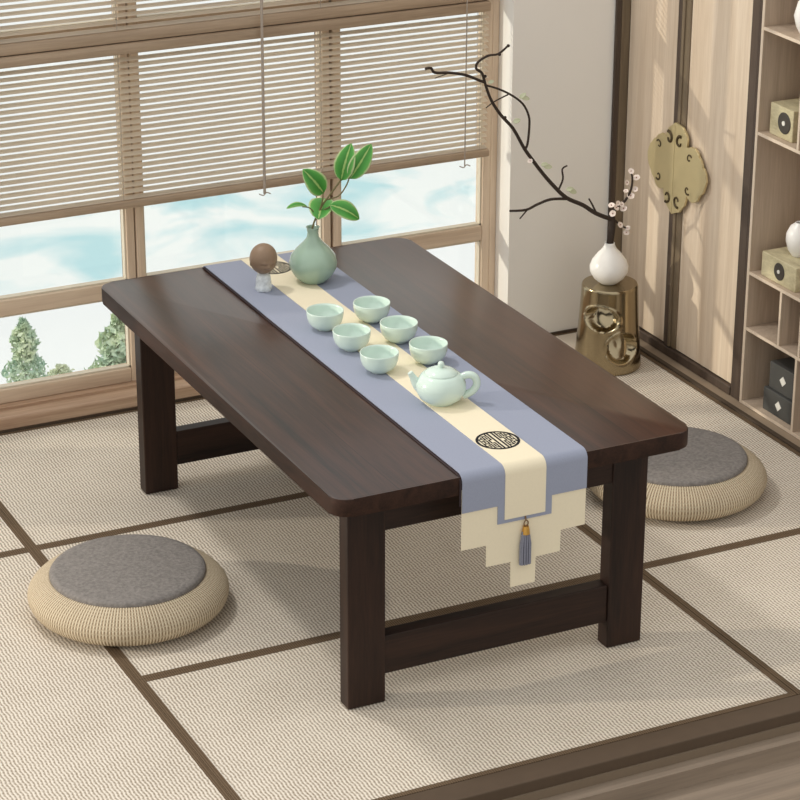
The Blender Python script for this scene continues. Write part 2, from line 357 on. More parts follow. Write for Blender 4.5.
# ------------------------------------------------------------------ window
w = bpy.data.objects.new('window_1', None); COL.objects.link(w); w['kind'] = 'structure'; w.location = (.2, 1.4, 0); WL['window_1'] = Vector((.2, 1.4, 0))
bm = B(-.66, WX, WY, 1.47, .004, .030, bev=.003); box(bm, -.66, WX, 1.375, 1.47, .030, .036)
obj('sill', bm, M['sill'], w)
bm = B(-.66, WX, WY - .003, WY + .003, -.001, .0055); obj('base_strip', bm, M['dstrip'], w)
cols = [(-.62, -.237), (-.20, .187), (.224, .611), (.651, .978)]
yg = 1.405                                 # glass plane
for ci, (a, b) in enumerate(cols):
    st = .0172
    bm = bmesh.new()
    box(bm, a - st, a, 1.392, 1.425, .036, HT, bev=.0025); box(bm, b, b + st, 1.392, 1.425, .036, HT, bev=.0025)
    f = obj('sash_frame', bm, M['win_v'], w)
    bm = bmesh.new()
    for z0, z1 in ((.036, .066), (.218, .251), (.742, .775), (HT - .03, HT)): box(bm, a, b, 1.393, 1.425, z0, z1, bev=.0025)
    obj('cross_rail', bm, M['win_h'], w)
    for z0, z1 in ((.066, .218), (.251, .742), (.775, HT - .03)):
        bm = bmesh.new(); k = .0035
        box(bm, a, a + k, 1.398, 1.41, z0, z1); box(bm, b - k, b, 1.398, 1.41, z0, z1)
        box(bm, a, b, 1.398, 1.41, z0, z0 + k); box(bm, a, b, 1.398, 1.41, z1 - k, z1)
        p = obj('pane', B(a + .001, b - .001, yg, yg + .004, z0 + .001, z1 - .001), M['glass'], w)
        obj('glazing_bead', bm, M['bead'], p)
bm = bmesh.new()
for x0, x1 in ((-.2198, -.2172), (.2043, .2067), (.6284, .6336)): box(bm, x0 - .012, x1 + .012, 1.405, 1.44, .036, HT)
obj('mullion_post', bm, M['win_dark'], w)
bm = B(.9955, WX - .0002, 1.394, 1.44, .036, HT, bev=.002); box(bm, -.66, -.6375, 1.394, 1.44, .036, HT); obj('jamb', bm, M['win_v'], w)

# ------------------------------------------------------------------ outside
def struct_out(name, bm, mat, loc): return struct(name, bm, mat, loc)
struct_out('lake', B(-40, 60, 5.37, 6.35, -1.35, -1.30), M['lake'], (0, 5, -1.35))
struct_out('far_shore', B(-60, 90, 6.35, 120, -1.35, -1.29), M['snow'], (0, 8, -1.35))
struct_out('shore', B(-40, 60, 1.7, 5.37, -1.35, -1.27), M['snow'], (0, 2, -1.35))
def tree(name, x, y, z0, h, r, label, cat, mat, n=700, sh=.8, trunk=True):
    t = thing(name, label, cat, (x, y, z0), 'trees beyond the window')
    bm = bmesh.new(); tube(bm, [(x, y, z0), (x, y, z0 + h * .8)], [r * .09, r * .03], 6); obj('trunk', bm, M['bark'], t)
    bm = bmesh.new()
    for i in range(n):
        f = random.random() ** .8; zz = z0 + h * (.06 + .94 * f); R = r * ((1 - f) ** sh * 1.05 + .03) * (.45 + .6 * random.random()) * (1 + .25 * math.sin(f * 23 + x * 9))
        an = random.random() * 2 * PI; c = Vector((x + R * math.cos(an), y + R * math.sin(an), zz))
        s = r * (.06 + .08 * random.random()); a1 = Vector((random.gauss(0, 1), random.gauss(0, 1), random.gauss(0, 1) + .8)).normalized(); a2 = a1.orthogonal().normalized()
        vs = [bm.verts.new(c + a1 * s * 1.5), bm.verts.new(c + a2 * s * .6), bm.verts.new(c - a1 * s), bm.verts.new(c - a2 * s * .6)]; bm.faces.new(vs)
    obj('foliage', bm, mat, t)
    return t
GZ = -1.27
tree('cypress_tree', .765, 4.0, GZ, .445, .085, 'slender pale green tree seen through the lower left pane, nearer the left edge', 'tree', M['cypress'], 2200, .55)
tree('conifer_tree', 1.085, 4.0, GZ, .43, .125, 'broad pale green tree seen through the lower pane beside the table corner', 'tree', M['cypress'], 2400, .62)
tree('shrub', .655, 3.8, GZ, .33, .05, 'low bluish shrub cut by the left edge of the picture', 'shrub', M['cypress'], 400, .5)
tree('shrub', .965, 4.25, GZ, .165, .09, 'low pale shrub between the two trees', 'shrub', M['shrubf'], 500, .5)

# ------------------------------------------------------------------ blinds
def blind(label, x0, x1, zb, zt, brail, hrail, cords, name='venetian_blind'):
    yb = 1.362
    t = thing(name, label, 'blind', ((x0 + x1) / 2, yb, zb), 'venetian blinds on the window')
    bm = B(x0 - .004, x1 + .004, yb - .012, yb + .010, zb, zb + brail, bev=.004); obj('bottom_rail', bm, M['rail'], t, sm=40)
    if hrail:
        bm = B(x0, x1, yb - .016, yb + .012, zt, zt + hrail, bev=.004); obj('head_rail', bm, M['rail'], t, sm=40)
    n = int((zt - zb - brail - .004) / .0124); pitch = (zt - zb - brail - .004) / n
    first = None
    w_, tl = .0068, math.radians(17)
    for i in range(n):
        z = zb + brail + .004 + i * pitch
        if first is None:
            bm = bmesh.new(); prof = []
            K = 5
            up = []; dn = []
            for k in range(K):
                s = -1 + 2 * k / (K - 1); yy = s * w_; zz = .0007 * (1 - s * s)
                up.append((yb + yy * math.cos(tl) - zz * math.sin(tl), z + yy * math.sin(tl) + zz)); dn.append((up[-1][0], up[-1][1] - .0005))
            prism(bm, up + dn[::-1], 'x', x0, x1)
            first = obj('slat', bm, M['slat'], t); z0 = z
        else:
            c = first.copy(); COL.objects.link(c); c.parent = t; c.location = (0, 0, z - z0)
    for cx in cords:
        bm = bmesh.new()
        for s in (-1, 1): tube(bm, [(cx, yb + s * .0075, zb + brail * .5), (cx, yb + s * .0075, zt + .002)], .0006, 5)
        k = zb + brail + .004
        obj('ladder_cord', bm, M['cord'], t)
    return t
cords = [-.38, .171, .592, .948]
lowb = blind('lower wooden venetian blind, its bottom rail hanging halfway down the window', -.62, .967, .415, .722, .016, .021, cords)
upb = blind('upper venetian blind whose bottom rail rests along the middle beam, cut by top of picture', -.62, .967, .7445, HT - .06, .022, .02, cords)
def pull(cx, ztop, zend, thick, parent):
    y = 1.336
    bm = bmesh.new(); tube(bm, [(cx, y, ztop), (cx + .001, y, (ztop + zend) / 2), (cx, y, zend)], thick, 6); p = obj('pull_cord', bm, M['cord'], parent)
    bm = bmesh.new(); tube(bm, smooth_path([(cx - .012, y, zend + .001), (cx - .004, y - .003, zend - .002), (cx + .004, y, zend + .002), (cx + .012, y - .002, zend - .001)]), .0012, 6); obj('cord_loop', bm, M['cord'], p)
pull(.459, HT - .06, .411, .0028, lowb); pull(.905, HT - .06, .408, .0013, lowb)

# ------------------------------------------------------------------ wardrobe
wd = thing('wardrobe', 'pale oak wardrobe with dark framed doors and a large brass lock plate', 'wardrobe', (1.38, 1.09, 0))
bm = B(1.30, 1.468, .848, WY - .001, .026, HT); obj('carcass', bm, M['shelf'], wd)
bm = B(1.250, 1.2625, 1.328, WY - .001, .004, HT, bev=.0015); obj('corner_post', bm, M['dframe'], wd)
bm = B(1.263, 1.299, 1.3285, WY - .001, .004, HT, bev=.001); obj('corner_bead', bm, M['dframe_b'], wd)
bm = B(XW, 1.30, .839, .846, .004, HT, bev=.001); box(bm, 1.276, 1.30, .847, .875, .004, HT, bev=.002); obj('side_post', bm, M['dframe'], wd)
bm = B(1.275, 1.30, .876, 1.327, .004, .023, bev=.002); obj('bottom_rail', bm, M['dframe'], wd)
for y0, y1, s0, s1, mt, lb in ((1.138, 1.327, 1.122, 1.1375, 'dframe', 'door nearest the window'), (.8765, 1.0925, 1.093, 1.1215, 'dframe_b', 'door beside the open shelves')):
    dr = obj('door', B(1.283, 1.30, min(y0, s0), max(y1, s1), .025, HT, bev=.001), M['door'], wd); dr['label'] = lb
    bm = B(1.278 if mt == 'dframe' else 1.280, 1.2835, s0, s1, .025, HT, bev=.0015)
    if mt == 'dframe_b': box(bm, 1.277, 1.2835, s1 - .010, s1, .025, HT, bev=.0015)
    so_ = obj('stile', bm, M[mt], dr)
# brass plate, each half belongs to its door
near = [(1.123, .512), (1.107, .510), (1.088, .502), (1.080, .493), (1.076, .481), (1.083, .468), (1.070, .472), (1.055, .477), (1.039, .473), (1.032, .463), (1.022, .456), (1.017, .445), (1.003, .434), (1.005, .408), (1.023, .385), (1.042, .365), (1.058, .365), (1.072, .375), (1.073, .359), (1.087, .340), (1.108, .324), (1.123, .317)]
far = [(1.123, .512), (1.140, .500), (1.152, .487), (1.154, .474), (1.165, .476), (1.179, .473), (1.191, .462), (1.206, .450), (1.220, .432), (1.222, .408), (1.210, .391), (1.194, .374), (1.184, .361), (1.169, .359), (1.156, .366), (1.154, .347), (1.142, .331), (1.123, .317)]
PC = (1.119, .4145)
doors = [o for o in wd.children if o.name.startswith('door')]
for sgn, dr, ol in ((1, doors[0], far), (-1, doors[1], near)):
    pts2 = [(PC[0] + sgn * .0005 + (a - 1.123), b) for a, b in ol]
    pp_ = []
    for k, (a, b) in enumerate(pts2):            # small scallops between the measured corners
        pp_.append((a, b))
        if 0 < k < len(pts2) - 2:
            a2, b2 = pts2[k + 1]; n_ = Vector((b2 - b, -(a2 - a))) * sgn * -1
            pp_.append(((a + a2) / 2 + n_.x * .16, (b + b2) / 2 + n_.y * .16))
    bm = bmesh.new(); prism(bm, pp_, 'x', 1.2715, 1.2765, bev=.0008); pl = obj('lock_plate', bm, M['plate'], dr)
    def curl(cx, cz, r_, a0, turns, w0):
        P_ = []
        for k in range(15):
            t_ = k / 14; a_ = a0 + turns * 2 * PI * t_; q_ = r_ * (1 - .75 * t_)
            P_.append((1.2714, PC[0] + sgn * (cx + q_ * math.cos(a_)), PC[1] + cz + q_ * math.sin(a_)))
        bm = bmesh.new(); tube(bm, P_, [w0 * (1.0 - .35 * k / 14) for k in range(15)], 6); obj('scroll_cutout', bm, M['scroll'], pl)
    curl(.020, .060, .014, 1.2, .8, .0036); curl(.020, -.064, .014, -1.2, -.8, .0030); curl(.058, .036, .010, .6, .8, .0020); curl(.056, -.030, .010, -.8, -.8, .0022)
# plinth and floor strips under the cabinets
bm = B(1.256, 1.47, -.2, WY - .001, -.018, .0035, bev=.001); struct('trim_5', bm, M['track'])
bm = B(XW - .0295, 1.2555, -.2, WY - .005, -.018, .0045, bev=.001); struct('trim_6', bm, M['dstrip'])

# ------------------------------------------------------------------ open shelves
sh = thing('display_shelf', 'tall open shelf unit of pale oak at the right edge of the picture', 'shelf', (1.37, .6, .004))
xb = 1.468; th = .006
obj('side_panel', B(XW, xb, .8305, .838, .0045, HT), M['shelf'], sh)
obj('back_panel', B(xb - .005, xb, .12, .83, .0045, HT), M['shelf'], sh)
obj('side_panel', B(XW, xb, .112, .1195, .0045, HT), M['shelf'], sh)
zs = [.0045, .162, .279, .564, .770, .98, 1.25, HT - .006]
for z in zs:
    o = obj('shelf_board', B(XW + .0008, xb - .005, .12, .83, z, z + th), M['shelf'], sh)
    obj('front_edge', B(XW - .0004, XW + .0008, .12, .83, z, z + th), M['shelf_edge'], o)
def dv(y, z0, z1):
    o = obj('divider', B(XW + .0008, xb - .005, y, y + th, z0 + th, z1), M['shelf'], sh); obj('front_edge', B(XW - .0004, XW + .0008, y, y + th, z0 + th, z1), M['shelf_edge'], o)
for y, z0, z1 in ((.652, .0045, .162), (.716, .162, .279), (.646, .162, .279), (.694, .564, .770), (.68, .279, .564), (.69, .770, .98), (.4, .0045, .162), (.4, .162, .279), (.4, .279, .564), (.4, .564, .77), (.4, .77, .98)):
    if (y, z0) in ((.68, .279),): continue
    dv(y, z0, z1)
obj('edge_strip', B(XW - .0008, XW, .8305, .838, .0045, HT), M['shelf_edge'], sh)
def disc_box(name, label, cat, x, y0, y1, z0, z1, depth, mat, dy, dz, r_, group=None):
    t = thing(name, label, cat, (x + depth / 2, (y0 + y1) / 2, z0), group)
    obj('body', B(x, x + depth, y0, y1, z0, z1, bev=.002), mat, t)
    bm = bmesh.new(); lathe(bm, [(0, .0018), (r_ * .92, .0018), (r_, .0008), (r_, -.001)], (x, dy, dz), 32, axis=(-1, 0, 0)); dd = obj('disc', bm, M['disc'], t)
    bm = bmesh.new(); lathe(bm, [(0, .0012), (r_ * .22, .0012), (r_ * .22, -.001)], (x - .0018, dy, dz), 16, axis=(-1, 0, 0)); obj('disc_centre', bm, M['tag'], dd)
    return t
zb_ = zs[3] + th
disc_box('speaker', 'small pale boxy speaker with round dark front on the upper shelf', 'speaker', 1.29, .738, .815, zb_, zb_ + .062, .07, M['box'], .766, zb_ + .032, .021)
zc_ = zs[2] + th
disc_box('wooden_box', 'long carved pale wooden box with round dark medallion below the white vase', 'box', 1.285, .689, .806, zc_, zc_ + .050, .09, M['box'], .744, zc_ + .026, .0175)
bm = bmesh.new(); lathe(bm, [(0, 0), (.012, 0), (.02, .012), (.0255, .030), (.025, .045), (.018, .060), (.010, .066), (.009, .068), (.007, .067), (.012, .057), (.0, .02)], (1.33, .75, zc_ + .0505), 40)
tag(obj('vase', bm, M['white'], None, (1.33, .75, zc_ + .0505), sm=50), 'small round white vase standing on the carved wooden box', 'vase', 'white vases')
bm = bmesh.new(); zt_ = zs[4] + th
lathe(bm, [(0, 0), (.014, 0), (.023, .016), (.028, .036), (.022, .062), (.010, .078), (.011, .085), (.008, .084), (.0, .03)], (1.315, .745, zt_), 40)
tag(obj('vase', bm, M['white'], None, (1.315, .745, zt_), sm=50), 'white vase cut by the top right corner of the picture', 'vase', 'white vases')
z0 = zs[0] + th
def tagbox(label, x, y0, y1, z0, z1):
    t = thing('storage_box', label, 'box', (x + .04, (y0 + y1) / 2, z0), 'stacked dark boxes')
    obj('body', B(x, x + .085, y0, y1, z0, z1, bev=.0015), M['darkbox'], t)
    cy, cz = (y0 + y1) / 2 + .002, (z0 + z1) / 2; s = .0105
    bm = bmesh.new(); prism(bm, [(cy - s, cz), (cy, cz - s), (cy + s, cz), (cy, cz + s)], 'x', x - .001, x + .0005); obj('tag', bm, M['tag'], t)['label'] = 'white diamond tag'
tagbox('dark grey box with white tag at the bottom of the stack on the lowest shelf', 1.290, .668, .779, z0, z0 + .048)
tagbox('dark grey box with white tag on top of the stack on the lowest shelf', 1.296, .672, .771, z0 + .0485, z0 + .104)

# ------------------------------------------------------------------ table
H, L, TW, TT = .3926, 1.0358, .62, .0295
tb = thing('low_table', 'low dark walnut tea table with rounded corners standing on the tatami', 'table', (TW / 2, L / 2, .001))
def rrect(x0, x1, y0, y1, r, n=8):
    P = []
    for cx, cy, a in ((x1 - r, y1 - r, 0), (x0 + r, y1 - r, PI / 2), (x0 + r, y0 + r, PI), (x1 - r, y0 + r, 1.5 * PI)):
        for k in range(n + 1): P.append((cx + r * math.cos(a + PI / 2 * k / n), cy + r * math.sin(a + PI / 2 * k / n)))
    return P
bm = bmesh.new(); prism(bm, rrect(0, TW, 0, L, .028), 'z', H - TT, H, bev=.0025); bm.normal_update()
for f_ in bm.faces:
    if f_.normal.z < .45: f_.material_index = 1
tt_ = obj('tabletop', bm, M['walnut_top'], tb, sm=35); tt_.data.materials.append(M['walnut_edge'])
lx, ly, lw, ld = .0454, .0601, .0643, .0309
for x0 in (lx, TW - lx - lw):
    for y0 in (ly, L - ly - ld): obj('leg', B(x0, x0 + lw, y0, y0 + ld, .001, H - TT, bev=.002), M['walnut_v'], tb)
for y0 in (ly + .004, L - ly - ld + .002): 
    obj('stretcher', B(lx + lw, TW - lx - lw, y0, y0 + ld - .006, .048, .115, bev=.0015), M['walnut_h'], tb)
for y0 in (ly + .003, L - ly - ld + .003): obj('apron', B(lx + lw, TW - lx - lw, y0, y0 + .02, .297, H - TT), M['walnut_h'], tb)
M['walnut_y'] = wood('walnut_long_rail', S(24, 15, 11), S(54, 35, 26), 'Y', rough=.45, scale=34, stretch=.07, spec=.3)
for x0 in (lx + .006, TW - lx - .026): obj('apron', B(x0, x0 + .02, ly + ld, L - ly - ld, .315, H - TT), M['walnut_y'], tb)

# ------------------------------------------------------------------ runner
RX0, RX1, RC = .2065, .4230, .3148
rn = thing('table_runner', 'blue grey table runner with cream centre stripe and stepped end hanging over the table', 'table runner', (RC, L / 2, H))
def rpath(o, hang_near, hang_far, r_=.010):
    """side view of a cloth at height o over the top; (y,z) list from near hem to far hem"""
    P = [(-o, hang_near)]
    for k in range(9):
        a = PI - PI / 2 * k / 8; P.append((r_ + (r_ + o) * math.cos(a), H - r_ + (r_ + o) * math.sin(a)))
    for k in range(9):
        a = PI / 2 - PI / 2 * k / 8; P.append((L - r_ + (r_ + o) * math.cos(a), H - r_ + (r_ + o) * math.sin(a)))
    P.append((L + o, hang_far)); return P
def ribbon(bm, x0, x1, o0, o1, hn, hf):
    A = rpath(o0, hn, hf); C = rpath(o1, hn, hf); n = len(A)
    v = [[bm.verts.new((x, p[0], p[1])) for p in pl] for x in (x0, x1) for pl in (A, C)]
    a0, c0, a1, c1 = v
    for i in range(n - 1):
        for q in ((a0[i], a0[i + 1], c0[i + 1], c0[i]), (a1[i], c1[i], c1[i + 1], a1[i + 1]), (c0[i], c0[i + 1], c1[i + 1], c1[i]), (a0[i], a1[i], a1[i + 1], a0[i + 1])): bm.faces.new(q)
    for i in (0, n - 1): bm.faces.new((a0[i], c0[i], c1[i], a1[i]))
    bmesh.ops.recalc_face_normals(bm, faces=bm.faces); return bm
K0 = .0008
bm = bmesh.new(); ribbon(bm, RX0 - .003, RX1 + .001, K0, .0024, .345, .345); obj('underlayer', bm, M['runner_dark'], rn, sm=40)['label'] = 'dark lining edge'  # thin dark layer below the body, reaching a little past its long edges
sg = (RX1 - RX0) / 5
def steps(z1, za, zb, zc):
    X = [RX0 + sg * k for k in range(6)]
    return [(X[0], z1), (X[0], za), (X[1], za), (X[1], zb), (X[2], zb), (X[2], zc), (X[3], zc), (X[3], zb), (X[4], zb), (X[4], za), (X[5], za), (X[5], z1)]
bm = bmesh.new(); prism(bm, steps(.372, .271, .234, .190), 'y', -.0036, -.0025, bev=.0003)
obj('end_panel', bm, M['cream'], rn)['label'] = 'stepped cream end panel'
bm = bmesh.new(); prism(bm, steps(.372, .271, .234, .190), 'y', L + .0025, L + .0036, bev=.0003)
obj('end_panel', bm, M['cream'], rn)['label'] = 'stepped cream end panel'
bm = bmesh.new(); ribbon(bm, RX0, RX1, .0037, .0052, .334, .334); ribbon(bm, RC - .047, RC + .047, .0037, .00515, .303, .303); obj('runner_body', bm, M['runner'], rn, sm=40)
bm = bmesh.new(); ribbon(bm, RC - .0353, RC + .0353, .0052, .0062, .309, .309); obj('centre_stripe', bm, M['cream'], rn, sm=40)['label'] = 'cream centre stripe'
def medallion(cy):
    bm = bmesh.new(); za, zb = H + .0062, H + .0066
    def ring(r1, r2, a0=0, a1=2 * PI, n=48):
        for k in range(n):
            t0 = a0 + (a1 - a0) * k / n; t1 = a0 + (a1 - a0) * (k + 1) / n
            prism(bm, [(RC + r1 * math.cos(t0), cy + r1 * math.sin(t0)), (RC + r2 * math.cos(t0), cy + r2 * math.sin(t0)), (RC + r2 * math.cos(t1), cy + r2 * math.sin(t1)), (RC + r1 * math.cos(t1), cy + r1 * math.sin(t1))], 'z', za, zb)
    def stroke(P, w_=.0022):
        for sx in (-1, 1):
            for sy in (-1, 1):
                for p, q in zip(P, P[1:]):
                    p_, q_ = Vector(p), Vector(q); dd = (q_ - p_).normalized(); p_ = p_ - dd * w_ * .45; q_ = q_ + dd * w_ * .45; nn = Vector((-dd.y, dd.x)) * w_ / 2
                    prism(bm, [(RC + sx * v.x, cy + sy * v.y) for v in (p_ + nn, q_ + nn, q_ - nn, p_ - nn)], 'z', za, zb)
    ring(.0306, .0347)
    stroke([(.0036, .0), (.0036, .0315)], .0030)
    stroke([(.0085, .028), (.0085, .006), (.013, .006)]); stroke([(.0085, .0225), (.017, .0225)]); stroke([(.0125, .018), (.0125, .0105)]); stroke([(.0165, .0225), (.0165, .010), (.0205, .010)])
    stroke([(.013, .0), (.013, .006)]); stroke([(.017, .0), (.017, .0055), (.0265, .0055), (.0265, .014), (.0205, .014), (.0205, .019)]); stroke([(.0215, .0), (.0225, .002)], .0022); stroke([(.0265, .0), (.0265, .006)], .0016)
    return bm
for cy in (.086, .962): obj('medallion', medallion(cy), M['ink'], rn)['label'] = 'round black fretwork medallion'
# tassel
bm = bmesh.new(); tx, ty = RC + .0005, -.009
lathe(bm, [(0, .0), (.0045, .0), (.0056, -.006), (.0064, -.013), (.0, -.013)], (tx, ty, .293), 20); ts = obj('tassel', bm, M['gold'], rn, sm=50); ts['label'] = 'gold capped grey tassel'
bm = bmesh.new(); tube(bm, [(tx, -.006, .309), (tx, -.008, .303)], .0012, 6)
tube(bm, [(tx + .0036 * math.cos(a), ty, .2975 + .005 * math.sin(a)) for a in [2 * PI * k / 16 for k in range(17)]], .0011, 6); obj('loop', bm, M['knot'], ts)
bm = bmesh.new()
for k in range(26):
    a = 2 * PI * k / 13; q = .0050 if k < 13 else .0024
    tube(bm, [(tx + q * math.cos(a), ty + q * math.sin(a) * .55, .284), (tx + 1.75 * q * math.cos(a), ty + .7 * q * math.sin(a), .262), (tx + 1.75 * q * math.cos(a), ty + .75 * q * math.sin(a), .228)], .0016, 5)
obj('fringe', bm, M['tassel'], ts)

# ------------------------------------------------------------------ tea things
TZ = H + .0053; TZ2 = H + .0063
cup_prof = [(0, .0), (.0150, .0), (.0156, .0010), (.0170, .0022), (.0245, .0070), (.0295, .0145), (.0317, .0225), (.0324, .0325), (.0322, .0342), (.0310, .0340), (.0302, .0305), (.0292, .0225), (.0255, .0130), (.017, .0070), (.0, .0056)]
bm = bmesh.new(); lathe(bm, cup_prof, (0, 0, 0), 56)
cup = obj('tea_cup', bm, M['celadon'], None, (0, 0, 0), sm=0)
cups = [(.273, .639, 'pale celadon tea cup in the left row, farthest from the teapot'),
        (.362, .639, 'pale celadon tea cup in the right row, farthest from the teapot'),
        (.274, .533, 'pale celadon tea cup in the middle of the left row'),
        (.362, .532, 'pale celadon tea cup in the middle of the right row'),
        (.273, .423, 'pale celadon tea cup at the near end of the left row, by the teapot spout'),
        (.364, .424, 'pale celadon tea cup at the near end of the right row, behind the teapot')]
for i, (x, y, lb) in enumerate(cups):
    c = cup if i == 0 else cup.copy()
    if i: COL.objects.link(c)
    c.location = (x, y, TZ2); tag(c, lb, 'cup', 'celadon tea cups')
px_, py_ = .305, .262
tp = thing('teapot', 'pale celadon teapot with round lid at the near end of the cups', 'teapot', (px_, py_, TZ2))
bm = bmesh.new(); lathe(bm, [(0, 0), (.022, 0), (.0235, .002), (.0345, .010), (.0405, .022), (.0400, .034), (.0330, .046), (.0270, .0495), (.0255, .0495), (.0, .046)], (px_, py_, TZ2), 56); obj('body', bm, M['celadon'], tp, sm=50)
bm = bmesh.new(); lathe(bm, [(0, .0480), (.0262, .0480), (.0270, .0500), (.0262, .0520), (.018, .0565), (.008, .0590), (.0, .0595)], (px_, py_, TZ2), 48); ldd = obj('lid', bm, M['celadon'], tp, sm=50)
bm = bmesh.new(); lathe(bm, [(0.0, .0585), (.0032, .0590), (.0030, .0605), (.0052, .0635), (.0054, .0662), (.0035, .0692), (0, .0700)], (px_, py_, TZ2), 24); obj('knob', bm, M['celadon'], ldd, sm=50)
rx_, ry_ = .898, -.440
def tpp(a, z, b=0): return (px_ + rx_ * a - ry_ * b, py_ + ry_ * a + rx_ * b, TZ2 + z)
bm = bmesh.new(); tube(bm, smooth_path([tpp(-.028, .022), tpp(-.038, .031), tpp(-.044, .041), tpp(-.0495, .0505)]), [.0125, .0115, .0105, .0095, .0088, .008, .0073, .0066, .006, .0054, .005, .0047, .0044], 14); obj('spout', bm, M['celadon'], tp, sm=50)
bm = bmesh.new(); tube(bm, smooth_path([tpp(.033, .043), tpp(.044, .047), tpp(.054, .043), tpp(.0575, .031), tpp(.051, .019), tpp(.036, .0105)]), .0062, 12); obj('handle', bm, M['celadon'], tp, sm=50)

# figurine
fx, fy = .2535, .862
fg = thing('monk_figurine', 'tiny monk figurine with big brown bald head and crackled white body', 'figurine', (fx, fy, TZ))
bm = bmesh.new(); lathe(bm, [(0, 0), (.0135, 0), (.0150, .003), (.0150, .010), (.0128, .017), (.0135, .021), (.0112, .029), (.006, .033), (0, .033)], (fx, fy, TZ), 32)
for v in bm.verts:
    if v.co.z - TZ > .001: v.co.x += .0012 * math.sin(v.co.z * 520 + v.co.y * 300)
obj('body', bm, M['glaze'], fg, sm=60)
bm = bmesh.new(); bmesh.ops.create_uvsphere(bm, u_segments=96, v_segments=64, radius=1)
hc = Vector((fx + .0005, fy, TZ + .0600)); fdir = Vector((.02, -.97, -.16)).normalized(); fs_ = Vector((0, 0, 1)).cross(fdir).normalized(); fu = fdir.cross(fs_)
for v in bm.verts:
    p = v.co.copy(); k = 1 + .03 * max(0, p.z) - .06 * max(0, -p.z) ** 2
    nx, nz, ny = p.x, p.z, p.y
    q = Vector((p.x * .0250 * k, p.y * .0240 * k, p.z * .0285))
    # face faces +y in local space: nose, brow, cheeks, eye slits, mouth
    if p.y > .3:
        q.y +=   .0046 * math.exp(-((nx / .15) ** 2 + ((nz + .22) / .15) ** 2)) + .0010 * math.exp(-((abs(nx) - .42) / .2) ** 2 - ((nz + .42) / .2) ** 2)
        q.y -= .0030 * math.exp(-((abs(nx) - .33) / .2) ** 2 - ((nz + .10) / .08) ** 2) + .0028 * math.exp(-(nx / .24) ** 2 - ((nz + .52) / .07) ** 2)
        q.y += .0016 * math.exp(-((abs(nx) - .33) / .22) ** 2 - ((nz - .08) / .07) ** 2)
    v.co = hc + fs_ * (-q.x) + fdir * q.y + fu * q.z
hd = obj('head', bm, M['clay'], fg, sm=0); hd['label'] = 'brown bald head with closed eyes'
bm = bmesh.new()
for s in (-1, 1):
    bb = bmesh.new(); bmesh.ops.create_uvsphere(bb, u_segments=12, v_segments=8, radius=1)
    for v in bb.verts: v.co = hc + fs_ * (s * .0236 + v.co.x * .0022) + fdir * (v.co.y * .0035) + fu * (v.co.z * .0068 - .0045)
    tmp = bpy.data.meshes.new('t'); bb.to_mesh(tmp); bb.free(); bm.from_mesh(tmp); bpy.data.meshes.remove(tmp)
obj('ear', bm, M['clay'], hd, sm=0)

# celadon vase and sprig
vx, vy = .353, .866
bm = bmesh.new(); lathe(bm, [(0, 0), (.021, 0), (.0235, .0015), (.0345, .012), (.0425, .027), (.0437, .037), (.040, .050), (.030, .063), (.0185, .074), (.0115, .083), (.0098, .092), (.0112, .101), (.0125, .103), (.0108, .103), (.0085, .093), (.010, .08), (.0, .05)], (vx, vy, TZ2), 56)
tag(obj('vase', bm, M['celadon_v'], None, (vx, vy, TZ2), sm=0), 'round grey green celadon vase holding the leafy sprig on the table runner', 'vase')
sp = thing('leafy_sprig', 'green variegated leafy sprig standing in the celadon vase', 'plant', (vx, vy, TZ2 + .06))
bm = bmesh.new(); zt = TZ2 + .1
tube(bm, smooth_path([(vx, vy, TZ2 + .055), (vx - .001, vy, zt), (.374, .878, .530), (.385, .874, .548), (.412, .872, .580)]), .0018, 8)
tube(bm, smooth_path([(.383, .874, .546), (.405, .868, .552), (.418, .862, .572), (.424, .860, .590)]), .0013, 8)
tube(bm, smooth_path([(.372, .878, .527), (.376, .874, .545), (.374, .866, .566)]), .0013, 8)
tube(bm, [(.371, .878, .522), (.392, .868, .536)], .0012, 8); tube(bm, [(.366, .876, .516), (.361, .859, .5175)], .0012, 8); tube(bm, smooth_path([(.366, .88, .518), (.35, .872, .536), (.335, .870, .541)]), .0011, 8)
obj('stem', bm, M['stem'], sp, sm=0)
def leaf(base, tip, width, nrm, bend=.1, fold=.2, parent=sp, mat=None, name='leaf'):
    base, tip = Vector(base), Vector(tip); ax = tip - base; Ln = ax.length; ax.normalize(); nrm = Vector(nrm); nrm = (nrm - ax * nrm.dot(ax)).normalized(); sd = ax.cross(nrm)
    bm = bmesh.new(); uvl = bm.loops.layers.uv.new('UVMap'); NU, NV = 8, 14; g = []; uvs = {}
    for j in range(NV + 1):
        t_ = j / NV; wd_ = width * .5 * (math.sin(PI * min(1, t_ ** .85)) ** .62 if 0 < t_ < 1 else .02); row = []
        for i in range(NU + 1):
            s_ = -1 + 2 * i / NU
            p = base + ax * (t_ * Ln) + sd * (s_ * wd_) + nrm * (bend * Ln * (math.sin(PI * t_)) + fold * wd_ * abs(s_) ** 1.4)
            v = bm.verts.new(p); uvs[v] = (.5 + s_ * .5, t_); row.append(v)
        g.append(row)
    for j in range(NV):
        for i in range(NU):
            f = bm.faces.new((g[j][i], g[j][i + 1], g[j + 1][i + 1], g[j + 1][i]))
            for lp in f.loops: lp[uvl].uv = uvs[lp.vert]
    o = obj(name, bm, mat or M['leaf'], parent, sm=0)
    md = o.modifiers.new('thickness', 'SOLIDIFY'); md.thickness = .0007
    return o
nc = -d
leaf((.412, .872, .579), (.431, .868, .647), .038, nc + Vector((-.15, 0, .1)))
leaf((.424, .860, .584), (.463, .852, .646), .036, nc + Vector((.3, 0, .1)), fold=.1)
